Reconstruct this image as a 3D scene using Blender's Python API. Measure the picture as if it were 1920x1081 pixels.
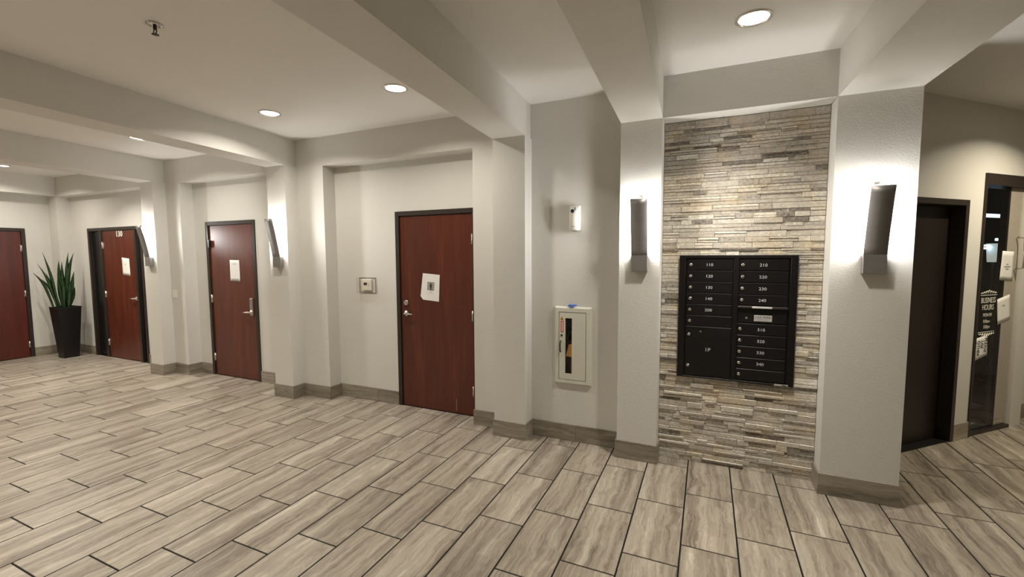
import bpy, bmesh, math, random
from mathutils import Vector, Matrix

random.seed(7)
SC = bpy.context.scene
for o in list(bpy.data.objects):
    bpy.data.objects.remove(o)
COL = SC.collection
PI = math.pi

# ------------------------------------------------------------------ camera, world, exposure
def make_camera():
    yaw, pitch, roll = [math.radians(a) for a in (-23.95, -4.321, -0.238)]
    cy, sy, cp, sp, cr, sr = math.cos(yaw), math.sin(yaw), math.cos(pitch), math.sin(pitch), math.cos(roll), math.sin(roll)
    r0 = Vector((cy, -sy, 0)); f0 = Vector((sy, cy, 0)); u0 = Vector((0, 0, 1))
    f = f0 * cp + u0 * sp; u1 = -f0 * sp + u0 * cp
    r = r0 * cr + u1 * sr; u = -r0 * sr + u1 * cr
    cam = bpy.data.cameras.new('camera'); o = bpy.data.objects.new('camera', cam); COL.objects.link(o)
    m = Matrix((r, u, -f)).transposed().to_4x4(); m.translation = Vector((0, 0, 1.70))
    o.matrix_world = m
    cam.sensor_fit = 'HORIZONTAL'; cam.sensor_width = 36.0; cam.lens = 36.0 * 823.88 / 1920
    cam.clip_start = 0.02; cam.clip_end = 100
    SC.camera = o
make_camera()
W = bpy.data.worlds.new('world'); SC.world = W; W.use_nodes = True
W.node_tree.nodes['Background'].inputs[0].default_value = (0.05, 0.05, 0.055, 1)
W.node_tree.nodes['Background'].inputs[1].default_value = 0.3
SC.view_settings.view_transform = 'Standard'
SC.view_settings.look = 'None'
SC.view_settings.exposure = 0.95
SC.view_settings.gamma = 1.0
SC.view_settings.use_curve_mapping = False
DOWN_W = 11.5           # watts of a downlight
LENS_L = 5.0            # glow of the lens itself
SCONCE_L = 140.0         # radiance of a sconce tube
DOWN_C = (1.0, 0.94, 0.835)
SCONCE_C = (1.0, 0.98, 0.965)

# ------------------------------------------------------------------ materials
def lin(r, g, b):
    def f(c):
        c /= 255.0
        return c / 12.92 if c <= 0.04045 else ((c + 0.055) / 1.055) ** 2.4
    return (f(r), f(g), f(b), 1.0)

def new_mat(name):
    m = bpy.data.materials.new(name); m.use_nodes = True
    nt = m.node_tree
    return m, nt, nt.nodes['Principled BSDF']

def N(nt, typ, **kw):
    n = nt.nodes.new(typ)
    for k, v in kw.items():
        setattr(n, k, v)
    return n

def ramp(nt, stops):
    n = nt.nodes.new('ShaderNodeValToRGB'); cr = n.color_ramp
    while len(cr.elements) > 1:
        cr.elements.remove(cr.elements[0])
    cr.elements[0].position = stops[0][0]; cr.elements[0].color = stops[0][1]
    for p, c in stops[1:]:
        e = cr.elements.new(p); e.color = c
    return n

def plain(name, col, rough=0.5, metal=0.0, spec=0.5, noise=0.0, bump=0.0, bscale=200.0):
    m, nt, b = new_mat(name)
    b.inputs['Base Color'].default_value = col
    b.inputs['Roughness'].default_value = rough
    b.inputs['Metallic'].default_value = metal
    b.inputs['Specular IOR Level'].default_value = spec
    if noise or bump:
        tc = N(nt, 'ShaderNodeTexCoord'); nz = N(nt, 'ShaderNodeTexNoise')
        nz.inputs['Scale'].default_value = bscale; nz.inputs['Detail'].default_value = 3
        nt.links.new(tc.outputs['Object'], nz.inputs['Vector'])
        if noise:
            lo = tuple(c * (1 - noise) for c in col[:3]) + (1,); hi = tuple(min(1, c * (1 + noise)) for c in col[:3]) + (1,)
            rp = ramp(nt, [(0.3, lo), (0.7, hi)])
            nt.links.new(nz.outputs['Fac'], rp.inputs['Fac']); nt.links.new(rp.outputs['Color'], b.inputs['Base Color'])
        if bump:
            bp = N(nt, 'ShaderNodeBump'); bp.inputs['Strength'].default_value = bump; bp.inputs['Distance'].default_value = 0.002
            nt.links.new(nz.outputs['Fac'], bp.inputs['Height']); nt.links.new(bp.outputs['Normal'], b.inputs['Normal'])
    return m

def emit(name, col, strength):
    m, nt, b = new_mat(name)
    b.inputs['Base Color'].default_value = (0.8, 0.8, 0.8, 1)
    b.inputs['Emission Color'].default_value = tuple(col[:3]) + (1,)
    b.inputs['Emission Strength'].default_value = strength
    return m

def streaked(name, stops, along='Y', rough=0.4, coarse=9.0, fine=55.0, stretch=0.10, use_rnd=True, bump=0.03, tint=0.12, spec=0.4):
    """veined material whose streaks run along one axis; each object is offset by its own random number"""
    m, nt, b = new_mat(name)
    L = nt.links.new
    tc = N(nt, 'ShaderNodeTexCoord'); oi = N(nt, 'ShaderNodeObjectInfo')
    at = N(nt, 'ShaderNodeAttribute', attribute_name='rnd')
    add = N(nt, 'ShaderNodeMath', operation='ADD'); L(oi.outputs['Random'], add.inputs[0]); L(at.outputs['Fac'], add.inputs[1])
    mul = N(nt, 'ShaderNodeMath', operation='MULTIPLY'); L(add.outputs[0], mul.inputs[0]); mul.inputs[1].default_value = 37.0
    off = N(nt, 'ShaderNodeCombineXYZ')
    for i in range(3):
        L(mul.outputs[0], off.inputs[i])
    vadd = N(nt, 'ShaderNodeVectorMath', operation='ADD'); L(tc.outputs['Object'], vadd.inputs[0]); L(off.outputs[0], vadd.inputs[1])
    def layer(scale, st, detail, dist):
        mp = N(nt, 'ShaderNodeMapping')
        s = [scale, scale, scale]; s['XYZ'.index(along)] = scale * st
        mp.inputs['Scale'].default_value = s
        L(vadd.outputs[0], mp.inputs['Vector'])
        nz = N(nt, 'ShaderNodeTexNoise'); nz.inputs['Scale'].default_value = 1.0; nz.inputs['Detail'].default_value = detail
        nz.inputs['Distortion'].default_value = dist; nz.inputs['Roughness'].default_value = 0.6
        L(mp.outputs[0], nz.inputs['Vector'])
        return nz
    a = layer(coarse, stretch, 4, 0.6); c = layer(fine, stretch * 0.6, 3, 0.3)
    mx = N(nt, 'ShaderNodeMix', data_type='FLOAT'); mx.inputs[0].default_value = 0.38
    L(a.outputs['Fac'], mx.inputs[2]); L(c.outputs['Fac'], mx.inputs[3])
    rp = ramp(nt, stops); L(mx.outputs[0], rp.inputs['Fac'])
    # slight piece to piece tone
    mr = N(nt, 'ShaderNodeMapRange'); L(oi.outputs['Random'], mr.inputs['Value'])
    mr.inputs['To Min'].default_value = 1 - tint; mr.inputs['To Max'].default_value = 1 + tint
    mc = N(nt, 'ShaderNodeVectorMath', operation='SCALE'); L(rp.outputs['Color'], mc.inputs[0]); L(mr.outputs[0], mc.inputs['Scale'])
    L(mc.outputs[0], b.inputs['Base Color'])
    b.inputs['Roughness'].default_value = rough; b.inputs['Specular IOR Level'].default_value = spec
    if bump:
        bp = N(nt, 'ShaderNodeBump'); bp.inputs['Strength'].default_value = bump; bp.inputs['Distance'].default_value = 0.002
        L(c.outputs['Fac'], bp.inputs['Height']); L(bp.outputs['Normal'], b.inputs['Normal'])
    return m

def veined(name, stops, along, rough):
    """travertine plank: long wavy bands with fine lines running along one axis"""
    m, nt, b = new_mat(name); L = nt.links.new
    tc = N(nt, 'ShaderNodeTexCoord'); oi = N(nt, 'ShaderNodeObjectInfo'); at = N(nt, 'ShaderNodeAttribute', attribute_name='rnd')
    add = N(nt, 'ShaderNodeMath', operation='ADD'); L(oi.outputs['Random'], add.inputs[0]); L(at.outputs['Fac'], add.inputs[1])
    mul = N(nt, 'ShaderNodeMath', operation='MULTIPLY'); L(add.outputs[0], mul.inputs[0]); mul.inputs[1].default_value = 53.0
    off = N(nt, 'ShaderNodeCombineXYZ')
    for i in range(3):
        L(mul.outputs[0], off.inputs[i])
    va = N(nt, 'ShaderNodeVectorMath', operation='ADD'); L(tc.outputs['Object'], va.inputs[0]); L(off.outputs[0], va.inputs[1])
    wz = N(nt, 'ShaderNodeTexNoise'); wz.inputs['Scale'].default_value = 4.5; wz.inputs['Detail'].default_value = 3; wz.inputs['Roughness'].default_value = 0.55
    L(va.outputs[0], wz.inputs['Vector'])
    sb = N(nt, 'ShaderNodeVectorMath', operation='SUBTRACT'); L(wz.outputs['Color'], sb.inputs[0]); sb.inputs[1].default_value = (0.5, 0.5, 0.5)
    sl = N(nt, 'ShaderNodeVectorMath', operation='SCALE'); L(sb.outputs[0], sl.inputs[0]); sl.inputs['Scale'].default_value = 0.075
    wv = N(nt, 'ShaderNodeVectorMath', operation='ADD'); L(va.outputs[0], wv.inputs[0]); L(sl.outputs[0], wv.inputs[1])
    acc = None
    for scale, st, wgt in ((11.0, 0.05, 0.46), (34.0, 0.03, 0.30), (110.0, 0.03, 0.24)):
        mp = N(nt, 'ShaderNodeMapping'); v = [scale] * 3; v['XYZ'.index(along)] = scale * st; mp.inputs['Scale'].default_value = v
        L(wv.outputs[0], mp.inputs['Vector'])
        nz = N(nt, 'ShaderNodeTexNoise'); nz.inputs['Scale'].default_value = 1.0; nz.inputs['Detail'].default_value = 2
        L(mp.outputs[0], nz.inputs['Vector'])
        mm = N(nt, 'ShaderNodeMath', operation='MULTIPLY'); L(nz.outputs['Fac'], mm.inputs[0]); mm.inputs[1].default_value = wgt
        if acc is None: acc = mm
        else:
            s = N(nt, 'ShaderNodeMath', operation='ADD'); L(acc.outputs[0], s.inputs[0]); L(mm.outputs[0], s.inputs[1]); acc = s
    rp = ramp(nt, stops); L(acc.outputs[0], rp.inputs['Fac'])
    mr = N(nt, 'ShaderNodeMapRange'); L(oi.outputs['Random'], mr.inputs['Value']); mr.inputs['To Min'].default_value = 0.94; mr.inputs['To Max'].default_value = 1.06
    mc = N(nt, 'ShaderNodeVectorMath', operation='SCALE'); L(rp.outputs['Color'], mc.inputs[0]); L(mr.outputs[0], mc.inputs['Scale'])
    L(mc.outputs[0], b.inputs['Base Color']); b.inputs['Roughness'].default_value = rough; b.inputs['Specular IOR Level'].default_value = 0.4
    return m

def stone_mat():
    m, nt, b = new_mat('ledger stone'); L = nt.links.new
    tc = N(nt, 'ShaderNodeTexCoord'); at = N(nt, 'ShaderNodeAttribute', attribute_name='tone')
    mp = N(nt, 'ShaderNodeMapping'); mp.inputs['Scale'].default_value = (48, 48, 75)
    L(tc.outputs['Object'], mp.inputs['Vector'])
    nz = N(nt, 'ShaderNodeTexNoise'); nz.inputs['Scale'].default_value = 1.0; nz.inputs['Detail'].default_value = 5; nz.inputs['Distortion'].default_value = 0.8
    L(mp.outputs[0], nz.inputs['Vector'])
    mr = N(nt, 'ShaderNodeMapRange'); L(nz.outputs['Fac'], mr.inputs['Value']); mr.inputs['From Min'].default_value = 0.3; mr.inputs['From Max'].default_value = 0.7
    mr.inputs['To Min'].default_value = -0.24; mr.inputs['To Max'].default_value = 0.24
    ad = N(nt, 'ShaderNodeMath', operation='ADD'); L(at.outputs['Fac'], ad.inputs[0]); L(mr.outputs[0], ad.inputs[1])
    rp = ramp(nt, [(0.0, lin(100, 91, 83)), (0.25, lin(144, 136, 127)), (0.5, lin(180, 173, 162)), (0.64, lin(194, 184, 167)), (0.8, lin(206, 199, 185)), (1.0, lin(232, 227, 215))])
    L(ad.outputs[0], rp.inputs['Fac'])
    n2 = N(nt, 'ShaderNodeTexNoise'); n2.inputs['Scale'].default_value = 6.0; n2.inputs['Detail'].default_value = 4; L(tc.outputs['Object'], n2.inputs['Vector'])
    r2 = ramp(nt, [(0.38, (0.97, 0.98, 1.0, 1)), (0.5, (1, 1, 1, 1)), (0.68, (1.04, 0.97, 0.86, 1))]); L(n2.outputs['Fac'], r2.inputs['Fac'])
    mm = N(nt, 'ShaderNodeVectorMath', operation='MULTIPLY'); L(rp.outputs['Color'], mm.inputs[0]); L(r2.outputs['Color'], mm.inputs[1]); L(mm.outputs[0], b.inputs['Base Color'])
    b.inputs['Roughness'].default_value = 0.55; b.inputs['Specular IOR Level'].default_value = 0.35
    bp = N(nt, 'ShaderNodeBump'); bp.inputs['Strength'].default_value = 0.25; bp.inputs['Distance'].default_value = 0.003
    L(nz.outputs['Fac'], bp.inputs['Height']); L(bp.outputs['Normal'], b.inputs['Normal'])
    return m

def glass_mat(name, tint=(1, 1, 1), clear=0.9):
    """thin pane: mostly straight through with a mirror coat by Fresnel"""
    m = bpy.data.materials.new(name); m.use_nodes = True; nt = m.node_tree; L = nt.links.new
    nt.nodes.remove(nt.nodes['Principled BSDF']); out = nt.nodes['Material Output']
    tr = N(nt, 'ShaderNodeBsdfTransparent'); tr.inputs[0].default_value = tuple(c * clear for c in tint) + (1,)
    gl = N(nt, 'ShaderNodeBsdfGlossy'); gl.inputs['Roughness'].default_value = 0.02
    fr = N(nt, 'ShaderNodeFresnel'); fr.inputs[0].default_value = 1.45; ge = N(nt, 'ShaderNodeNewGeometry')
    iv = N(nt, 'ShaderNodeMath', operation='SUBTRACT'); iv.inputs[0].default_value = 1.0; L(ge.outputs['Backfacing'], iv.inputs[1])
    fm = N(nt, 'ShaderNodeMath', operation='MULTIPLY'); L(fr.outputs[0], fm.inputs[0]); L(iv.outputs[0], fm.inputs[1])
    mx = N(nt, 'ShaderNodeMixShader'); L(fm.outputs[0], mx.inputs[0]); L(tr.outputs[0], mx.inputs[1]); L(gl.outputs[0], mx.inputs[2])
    L(mx.outputs[0], out.inputs[0])
    return m

M = {}
M['paint'] = plain('wall paint', (0.70, 0.68, 0.63, 1), 0.6, spec=0.3, bump=0.6, bscale=95)
M['ceil'] = plain('ceiling paint', (0.84, 0.82, 0.78, 1), 0.7, spec=0.2, bump=0.25, bscale=160)
M['tile'] = veined('floor tile', [(0.34, lin(104, 94, 84)), (0.43, lin(136, 126, 113)), (0.51, lin(160, 150, 136)), (0.58, lin(174, 165, 151)), (0.67, lin(202, 194, 181))], 'Y', 0.34)
M['base'] = veined('baseboard tile', [(0.32, lin(104, 95, 85)), (0.50, lin(144, 135, 121)), (0.70, lin(176, 167, 152))], 'X', 0.4)
M['grout'] = plain('dark grout', lin(15, 11, 8), 0.95, noise=0.2, bscale=60)
M['stone'] = stone_mat()
M['stone_back'] = plain('stone bed', lin(150, 140, 124), 0.9, noise=0.2, bscale=80)
M['wood'] = streaked('mahogany veneer', [(0.25, lin(68, 29, 17)), (0.5, lin(90, 40, 24)), (0.75, lin(112, 56, 36))], 'Z', rough=0.33, coarse=11, fine=70, stretch=0.07, bump=0.01, tint=0.05, spec=0.5)
M['wood_dark'] = streaked('dark mahogany veneer', [(0.25, lin(62, 22, 15)), (0.5, lin(84, 32, 22)), (0.75, lin(100, 42, 30))], 'Z', rough=0.36, coarse=11, fine=70, stretch=0.07, bump=0.01, tint=0.02, spec=0.5)
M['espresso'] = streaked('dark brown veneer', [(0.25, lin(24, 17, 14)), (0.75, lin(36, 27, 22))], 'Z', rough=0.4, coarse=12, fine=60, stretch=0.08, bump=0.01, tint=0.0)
M['bronze'] = plain('dark bronze frame', lin(52, 44, 38), 0.42, 0.2, noise=0.1, bscale=30)
M['blackmetal'] = plain('black painted metal', lin(24, 22, 23), 0.38, 0.3, noise=0.12, bscale=40)
M['mailframe'] = plain('mailbox frame black', lin(20, 18, 20), 0.42, 0.3, noise=0.1, bscale=40)
M['chrome'] = plain('satin nickel', (0.72, 0.69, 0.64, 1), 0.24, 1.0, noise=0.05, bscale=50)
M['polished'] = plain('polished chrome', (0.62, 0.61, 0.60, 1), 0.10, 1.0, noise=0.02, bscale=50)
M['steel'] = streaked('brushed steel', [(0.2, (0.30, 0.285, 0.275, 1)), (0.8, (0.36, 0.345, 0.335, 1))], 'X', rough=0.5, coarse=30, fine=220, stretch=0.05, bump=0.02, tint=0.0)
nt = M['steel'].node_tree; nt.nodes['Principled BSDF'].inputs['Metallic'].default_value = 0.7
M['white'] = plain('white plastic', lin(232, 229, 218), 0.35, noise=0.02, bscale=30)
M['cabinet'] = plain('off white enamel', lin(212, 210, 196), 0.35, noise=0.02, bscale=30)
M['paper'] = plain('white paper', lin(236, 234, 228), 0.8, noise=0.02, bscale=40)
M['ink'] = plain('black ink', lin(28, 28, 30), 0.7, noise=0.1, bscale=200)
M['greyink'] = plain('grey print', lin(150, 148, 146), 0.7, noise=0.25, bscale=160)
M['dim_ink'] = plain('faint grey print', lin(150, 150, 150), 0.8, noise=0.1, bscale=200)
M['decal'] = plain('white decal', lin(232, 228, 214), 0.6, noise=0.05, bscale=100)
M['mailtext'] = plain('silver lettering', lin(205, 205, 205), 0.5, noise=0.03, bscale=100)
M['silver'] = plain('silver plate', lin(200, 198, 194), 0.4, 0.3, noise=0.05, bscale=60)
M['red'] = plain('red print', lin(196, 44, 36), 0.5, noise=0.05, bscale=60)
M['extred'] = plain('dark red enamel', lin(70, 14, 12), 0.3, noise=0.05, bscale=20)
M['yellow'] = plain('yellow print', lin(238, 190, 60), 0.5, noise=0.05, bscale=60)
M['tag'] = plain('pale orange card', lin(238, 180, 104), 0.7, noise=0.05, bscale=60)
M['blue'] = plain('blue ribbon', lin(58, 108, 196), 0.4, noise=0.15, bscale=40)
M['black'] = plain('black plastic', lin(18, 17, 18), 0.45, noise=0.1, bscale=50)
M['pot'] = plain('black planter', lin(11, 9, 12), 0.45, noise=0.1, bscale=20)
M['soil'] = plain('soil', lin(50, 38, 28), 0.95, noise=0.5, bump=0.8, bscale=60)
M['leaf'] = streaked('snake plant leaf', [(0.3, lin(22, 40, 24)), (0.5, lin(36, 62, 34)), (0.7, lin(64, 90, 50))], 'X', rough=0.42, coarse=26, fine=80, stretch=0.35, bump=0.02, tint=0.15)
M['lens'] = emit('downlight lens', (1.0, 0.95, 0.82), LENS_L)
M['tube'] = emit('sconce tube', SCONCE_C, SCONCE_L)
M['coolglow'] = emit('cool glow', (0.45, 0.75, 1.0), 2.2)  # glow of the added shapes behind the shop glass
M['pale_glow'] = emit('pale glow', (0.75, 0.8, 0.7), 0.35)  # faint glow of the added pale form in the shop
M['clear'] = glass_mat('clear acrylic', (1.0, 0.99, 0.98), 0.985)
M['glass'] = glass_mat('door glass', (0.93, 0.95, 0.96), 0.9)
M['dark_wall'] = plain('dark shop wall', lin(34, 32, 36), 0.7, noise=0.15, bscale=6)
M['shop_grey'] = plain('pale shop curtain', lin(150, 146, 136), 0.7, noise=0.06, bscale=20)
M['side_strip'] = plain('grey side strip', lin(172, 163, 150), 0.5, noise=0.06, bscale=30)

# ------------------------------------------------------------------ helpers
class B:
    """collects shapes into ONE bmesh"""
    def __init__(self):
        self.bm = bmesh.new()
    def box(self, x0, x1, y0, y1, z0, z1, bev=0.0, seg=1):
        t = bmesh.new() if bev else self.bm
        v = [t.verts.new(p) for p in ((x0, y0, z0), (x1, y0, z0), (x1, y1, z0), (x0, y1, z0), (x0, y0, z1), (x1, y0, z1), (x1, y1, z1), (x0, y1, z1))]
        for f in ((0, 3, 2, 1), (4, 5, 6, 7), (0, 1, 5, 4), (1, 2, 6, 5), (2, 3, 7, 6), (3, 0, 4, 7)):
            t.faces.new([v[i] for i in f])
        if bev:
            bmesh.ops.bevel(t, geom=list(t.edges), offset=bev, segments=seg, affect='EDGES', profile=0.5)
            self.add(t)
        return self
    def add(self, t):
        me = bpy.data.meshes.new('t'); t.to_mesh(me); t.free(); self.bm.from_mesh(me); bpy.data.meshes.remove(me)
    def cyl(self, p0, p1, r0, r1=None, n=16, caps=True):
        r1 = r0 if r1 is None else r1
        p0, p1 = Vector(p0), Vector(p1); ax = (p1 - p0).normalized()
        a = ax.orthogonal().normalized(); b = ax.cross(a)
        R0 = [self.bm.verts.new(p0 + (a * math.cos(2 * PI * i / n) + b * math.sin(2 * PI * i / n)) * r0) for i in range(n)]
        R1 = [self.bm.verts.new(p1 + (a * math.cos(2 * PI * i / n) + b * math.sin(2 * PI * i / n)) * r1) for i in range(n)]
        for i in range(n):
            f = self.bm.faces.new((R0[i], R0[(i + 1) % n], R1[(i + 1) % n], R1[i])); f.smooth = True
        if caps:
            self.bm.faces.new(R0[::-1]); self.bm.faces.new(R1)
        return self
    def lathe(self, prof, c=(0, 0, 0), axis='Z', n=24):
        c = Vector(c); rings = []
        for r, h in prof:
            ring = []
            for i in range(n):
                a = 2 * PI * i / n; x, y = r * math.cos(a), r * math.sin(a)
                p = {'Z': Vector((x, y, h)), 'Y': Vector((x, h, y)), 'X': Vector((h, x, y))}[axis]
                ring.append(self.bm.verts.new(c + p))
            rings.append(ring)
        for A, C2 in zip(rings, rings[1:]):
            for i in range(n):
                f = self.bm.faces.new((A[i], A[(i + 1) % n], C2[(i + 1) % n], C2[i])); f.smooth = True
        self.bm.faces.new(rings[0][::-1]); self.bm.faces.new(rings[-1])
        return self
    def tube(self, pts, r, n=10):
        pts = [Vector(p) for p in pts]; rings = []
        rr = r if isinstance(r, (list, tuple)) else [r] * len(pts)
        up = None
        for i, p in enumerate(pts):
            d = (pts[min(i + 1, len(pts) - 1)] - pts[max(i - 1, 0)]).normalized()
            a = d.orthogonal().normalized() if up is None else (up - d * up.dot(d)).normalized()
            up = a; b = d.cross(a)
            rings.append([self.bm.verts.new(p + (a * math.cos(2 * PI * k / n) + b * math.sin(2 * PI * k / n)) * rr[i]) for k in range(n)])
        for A, C2 in zip(rings, rings[1:]):
            for k in range(n):
                f = self.bm.faces.new((A[k], A[(k + 1) % n], C2[(k + 1) % n], C2[k])); f.smooth = True
        self.bm.faces.new(rings[0][::-1]); self.bm.faces.new(rings[-1])
        return self
    def prism(self, pts, y0, y1):
        """polygon in the XZ plane extruded from y0 to y1"""
        A = [self.bm.verts.new((x, y0, z)) for x, z in pts]; C2 = [self.bm.verts.new((x, y1, z)) for x, z in pts]
        n = len(pts)
        self.bm.faces.new(A); self.bm.faces.new(C2[::-1])
        for i in range(n):
            self.bm.faces.new((A[(i + 1) % n], A[i], C2[i], C2[(i + 1) % n]))
        return self
    def mesh(self, name, mat):
        bmesh.ops.recalc_face_normals(self.bm, faces=list(self.bm.faces))
        me = bpy.data.meshes.new(name); self.bm.to_mesh(me); self.bm.free()
        if mat:
            me.materials.append(mat)
        return me
    def build(self, name, mat, parent=None, loc=(0, 0, 0), rz=0.0):
        o = bpy.data.objects.new(name, self.mesh(name, mat)); COL.objects.link(o)
        o.location = loc; o.rotation_euler = (0, 0, rz)
        if parent:
            o.parent = parent
        return o

def link_mesh(name, me, parent=None, loc=(0, 0, 0), rz=0.0):
    o = bpy.data.objects.new(name, me); COL.objects.link(o); o.location = loc; o.rotation_euler = (0, 0, rz)
    if parent:
        o.parent = parent
    return o

def empty(name, loc=(0, 0, 0), rz=0.0):
    o = bpy.data.objects.new(name, None); COL.objects.link(o); o.location = loc; o.rotation_euler = (0, 0, rz)
    o.empty_display_size = 0.1
    return o

def tag(o, label, cat=None, group=None, kind=None):
    o['label'] = label
    if cat: o['category'] = cat
    if group: o['group'] = group
    if kind: o['kind'] = kind
    return o

def text(s, name, mat, parent, loc, size, align='CENTER', rot_z=0.0, extrude=0.0004, space=1.0, sx=1.0, bold=0.0):
    """flat lettering standing in the local XZ plane, read from -Y; rot_z turns it in that plane"""
    cu = bpy.data.curves.new('lettering', 'FONT'); cu.body = s; cu.size = size; cu.align_x = align; cu.align_y = 'CENTER'
    cu.extrude = extrude; cu.offset = bold; cu.space_character = space; cu.resolution_u = 3
    t = bpy.data.objects.new('lettering', cu); COL.objects.link(t)
    bpy.context.view_layer.update()
    me = bpy.data.meshes.new_from_object(t.evaluated_get(bpy.context.evaluated_depsgraph_get()))
    bpy.data.objects.remove(t); bpy.data.curves.remove(cu)
    me.transform(Matrix.Diagonal((sx, 1, 1, 1)))
    me.transform(Matrix.Rotation(PI / 2, 4, 'X') @ Matrix.Rotation(rot_z, 4, 'Z'))
    me.materials.clear(); me.materials.append(mat)
    return link_mesh(name, me, parent, loc)

def copy_tree(o, parent=None):
    c = o.copy(); COL.objects.link(c)
    if parent:
        c.parent = parent; c.matrix_parent_inverse = o.matrix_parent_inverse
    for ch in list(o.children):
        copy_tree(ch, c)
    return c

# ------------------------------------------------------------------ dimensions (metres)
YF, YW, YA, YS = 3.644, 3.806, 3.981, 3.824        # pillar front, wall, alcove wall, stone bed
ZB, ZC, ZA, ZR = 2.748, 3.057, 2.733, 3.000        # beam underside, ceiling, alcove head, right ceiling
PIL = [(-7.395, -7.097), (-4.785, -4.482), (-1.806, -1.490), (-0.660, -0.343), (0.768, 1.213)]
AX, AY, AR = 2.070, 5.168, math.radians(43.49)      # angled wall: origin and turn
XE, XEA = -10.26, -10.55                            # end wall: bulkhead face, alcove face
YBACK, XRIGHT = -2.4, 5.2
AREF = Vector((math.cos(AR), math.sin(AR), 0)); ANRM = Vector((-math.sin(AR), math.cos(AR), 0))
def on_angle(u, y, z=0.0):
    return Vector((AX, AY, 0)) + AREF * u + ANRM * y + Vector((0, 0, z))

# ------------------------------------------------------------------ the setting
def wall_cells(b, x0, x1, y0, y1, z0, z1, holes):
    xs = sorted({x0, x1, *[h[0] for h in holes], *[h[1] for h in holes]}); zs = sorted({z0, z1, *[h[2] for h in holes], *[h[3] for h in holes]})
    for i in range(len(xs) - 1):
        run = None
        for j in range(len(zs) - 1):
            cx, cz = (xs[i] + xs[i + 1]) / 2, (zs[j] + zs[j + 1]) / 2
            solid = not any(h[0] < cx < h[1] and h[2] < cz < h[3] for h in holes)
            if solid:
                run = [zs[j], zs[j + 1]] if run is None else [run[0], zs[j + 1]]
            if (not solid or j == len(zs) - 2) and run:
                b.box(xs[i], xs[i + 1], y0, y1, run[0], run[1]); run = None
    return b

# floor
FX0, FX1, FY0, FY1 = -10.9, 6.0, YBACK - 0.2, 8.4
floor = B().box(FX0, FX1, FY0, FY1, -0.12, -0.0035).build('floor', M['grout'])
tag(floor, 'tiled lobby floor of wood-look stone planks with dark joints', kind='structure')
TW, TL, GAP = 0.299, 0.6030, 0.0095
tile_mesh = B().box(-TW / 2, TW / 2, -TL / 2, TL / 2, -0.011, 0.0, 0.0012).mesh('tile', M['tile'])
def col_x(k): return -0.1 + 0.30484 * k - 0.000445 * k * k if k <= 8 else col_x(8) + 0.2985 * (k - 8)
def row_y(k): return 3.265 + 0.2044 * k - 0.000183 * k * k
def seen(x, y):
    """generous test for floor that the photograph shows"""
    ang = math.degrees(math.atan2(x, max(y, 1e-3))) + 23.95 if y > 0 else 180
    if abs(ang) > 53: return False
    if x < -10.8 or x > 5: return False
    if x < 1.1: return math.hypot(x, y) > 1.6 and y < 4.1
    return y < 5.35 + (x - 2.07) * 0.95
rest = B(); rl = []
n_tiles = 0
for k in range(-34, 21):
    xa, xb = col_x(k), col_x(k + 1); cx = (xa + xb) / 2; w = xb - xa - GAP
    y0 = row_y(k); y0 -= math.floor((y0 - FY0) / 0.612) * 0.612
    j = -1
    while True:
        ya = y0 + j * 0.612; j += 1
        if ya > FY1: break
        cy = ya + 0.306
        if cx - w / 2 < FX0 or cx + w / 2 > FX1 or ya < FY0 or ya + 0.61 > FY1: continue
        if seen(cx, cy) or seen(cx, cy + 0.28) or seen(cx, cy - 0.28):
            o = link_mesh('tile', tile_mesh, floor, (cx, cy, 0)); o.scale = (w / TW, 1, 1); n_tiles += 1
        else:
            nf = len(rest.bm.faces)
            rest.box(cx - w / 2, cx + w / 2, cy - TL / 2, cy + TL / 2, -0.011, 0.0); rl += [random.random()] * 6
ro = rest.build('tile', M['tile'], floor); ro['kind'] = 'stuff'
at = ro.data.attributes.new('rnd', 'FLOAT', 'FACE')
at.data.foreach_set('value', rl)

# ceiling with beams
ceiling = B().box(-10.9, 1.15, YBACK - 0.2, 4.2, ZC, ZC + 0.12).box(1.15, 6.0, YBACK - 0.2, 8.4, ZR, ZR + 0.18).build('ceiling', M['ceil'])
tag(ceiling, 'painted ceiling of bays between dropped beams', kind='structure')
for (a, b_), k in zip(PIL, (0.130, 0.090, 0.060, 0.034, 0.030)):     # the beams run a little out of square to the wall
    b = B(); b.box(a, b_, YBACK, YW + 0.02, ZB, ZC + 0.01)
    for v in b.bm.verts:
        if v.co.y < 0: v.co.x += k * (YF - v.co.y)
        else: v.co.x -= k * (v.co.y - YF)
    b.build('beam', M['paint'], ceiling)
B().box(-10.7, XE, YBACK, YW + 0.02, ZB - 0.004, ZC + 0.01).build('bulkhead', M['paint'], ceiling)

# main wall: plane of the piers, alcoves cut back, doors cut through
D_HALL = dict(door_3=(-6.515, -5.489), door_4=(-3.183, -2.157), door_2=(-9.712, -8.105))
DH = 2.185
wb = B()
holes = [(D_HALL[d][0], D_HALL[d][1], 0.0, DH) for d in D_HALL]
wall_cells(wb, -10.9, -1.95, YA, YA + 0.18, 0.0, ZC, holes)
# piers and heads in the plane YW
for a, b_ in ((XE - 0.40, XE), (-7.62, -6.780), (-4.93, -4.061), (-2.104, -1.49)):
    wb.box(a, b_, YW, YA + 0.02, 0.0, ZC)
for a, b_ in ((XE, -7.62), (-6.780, -4.93), (-4.061, -2.104)):
    wb.box(a, b_, YW, YA + 0.02, ZA, ZC)
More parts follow.
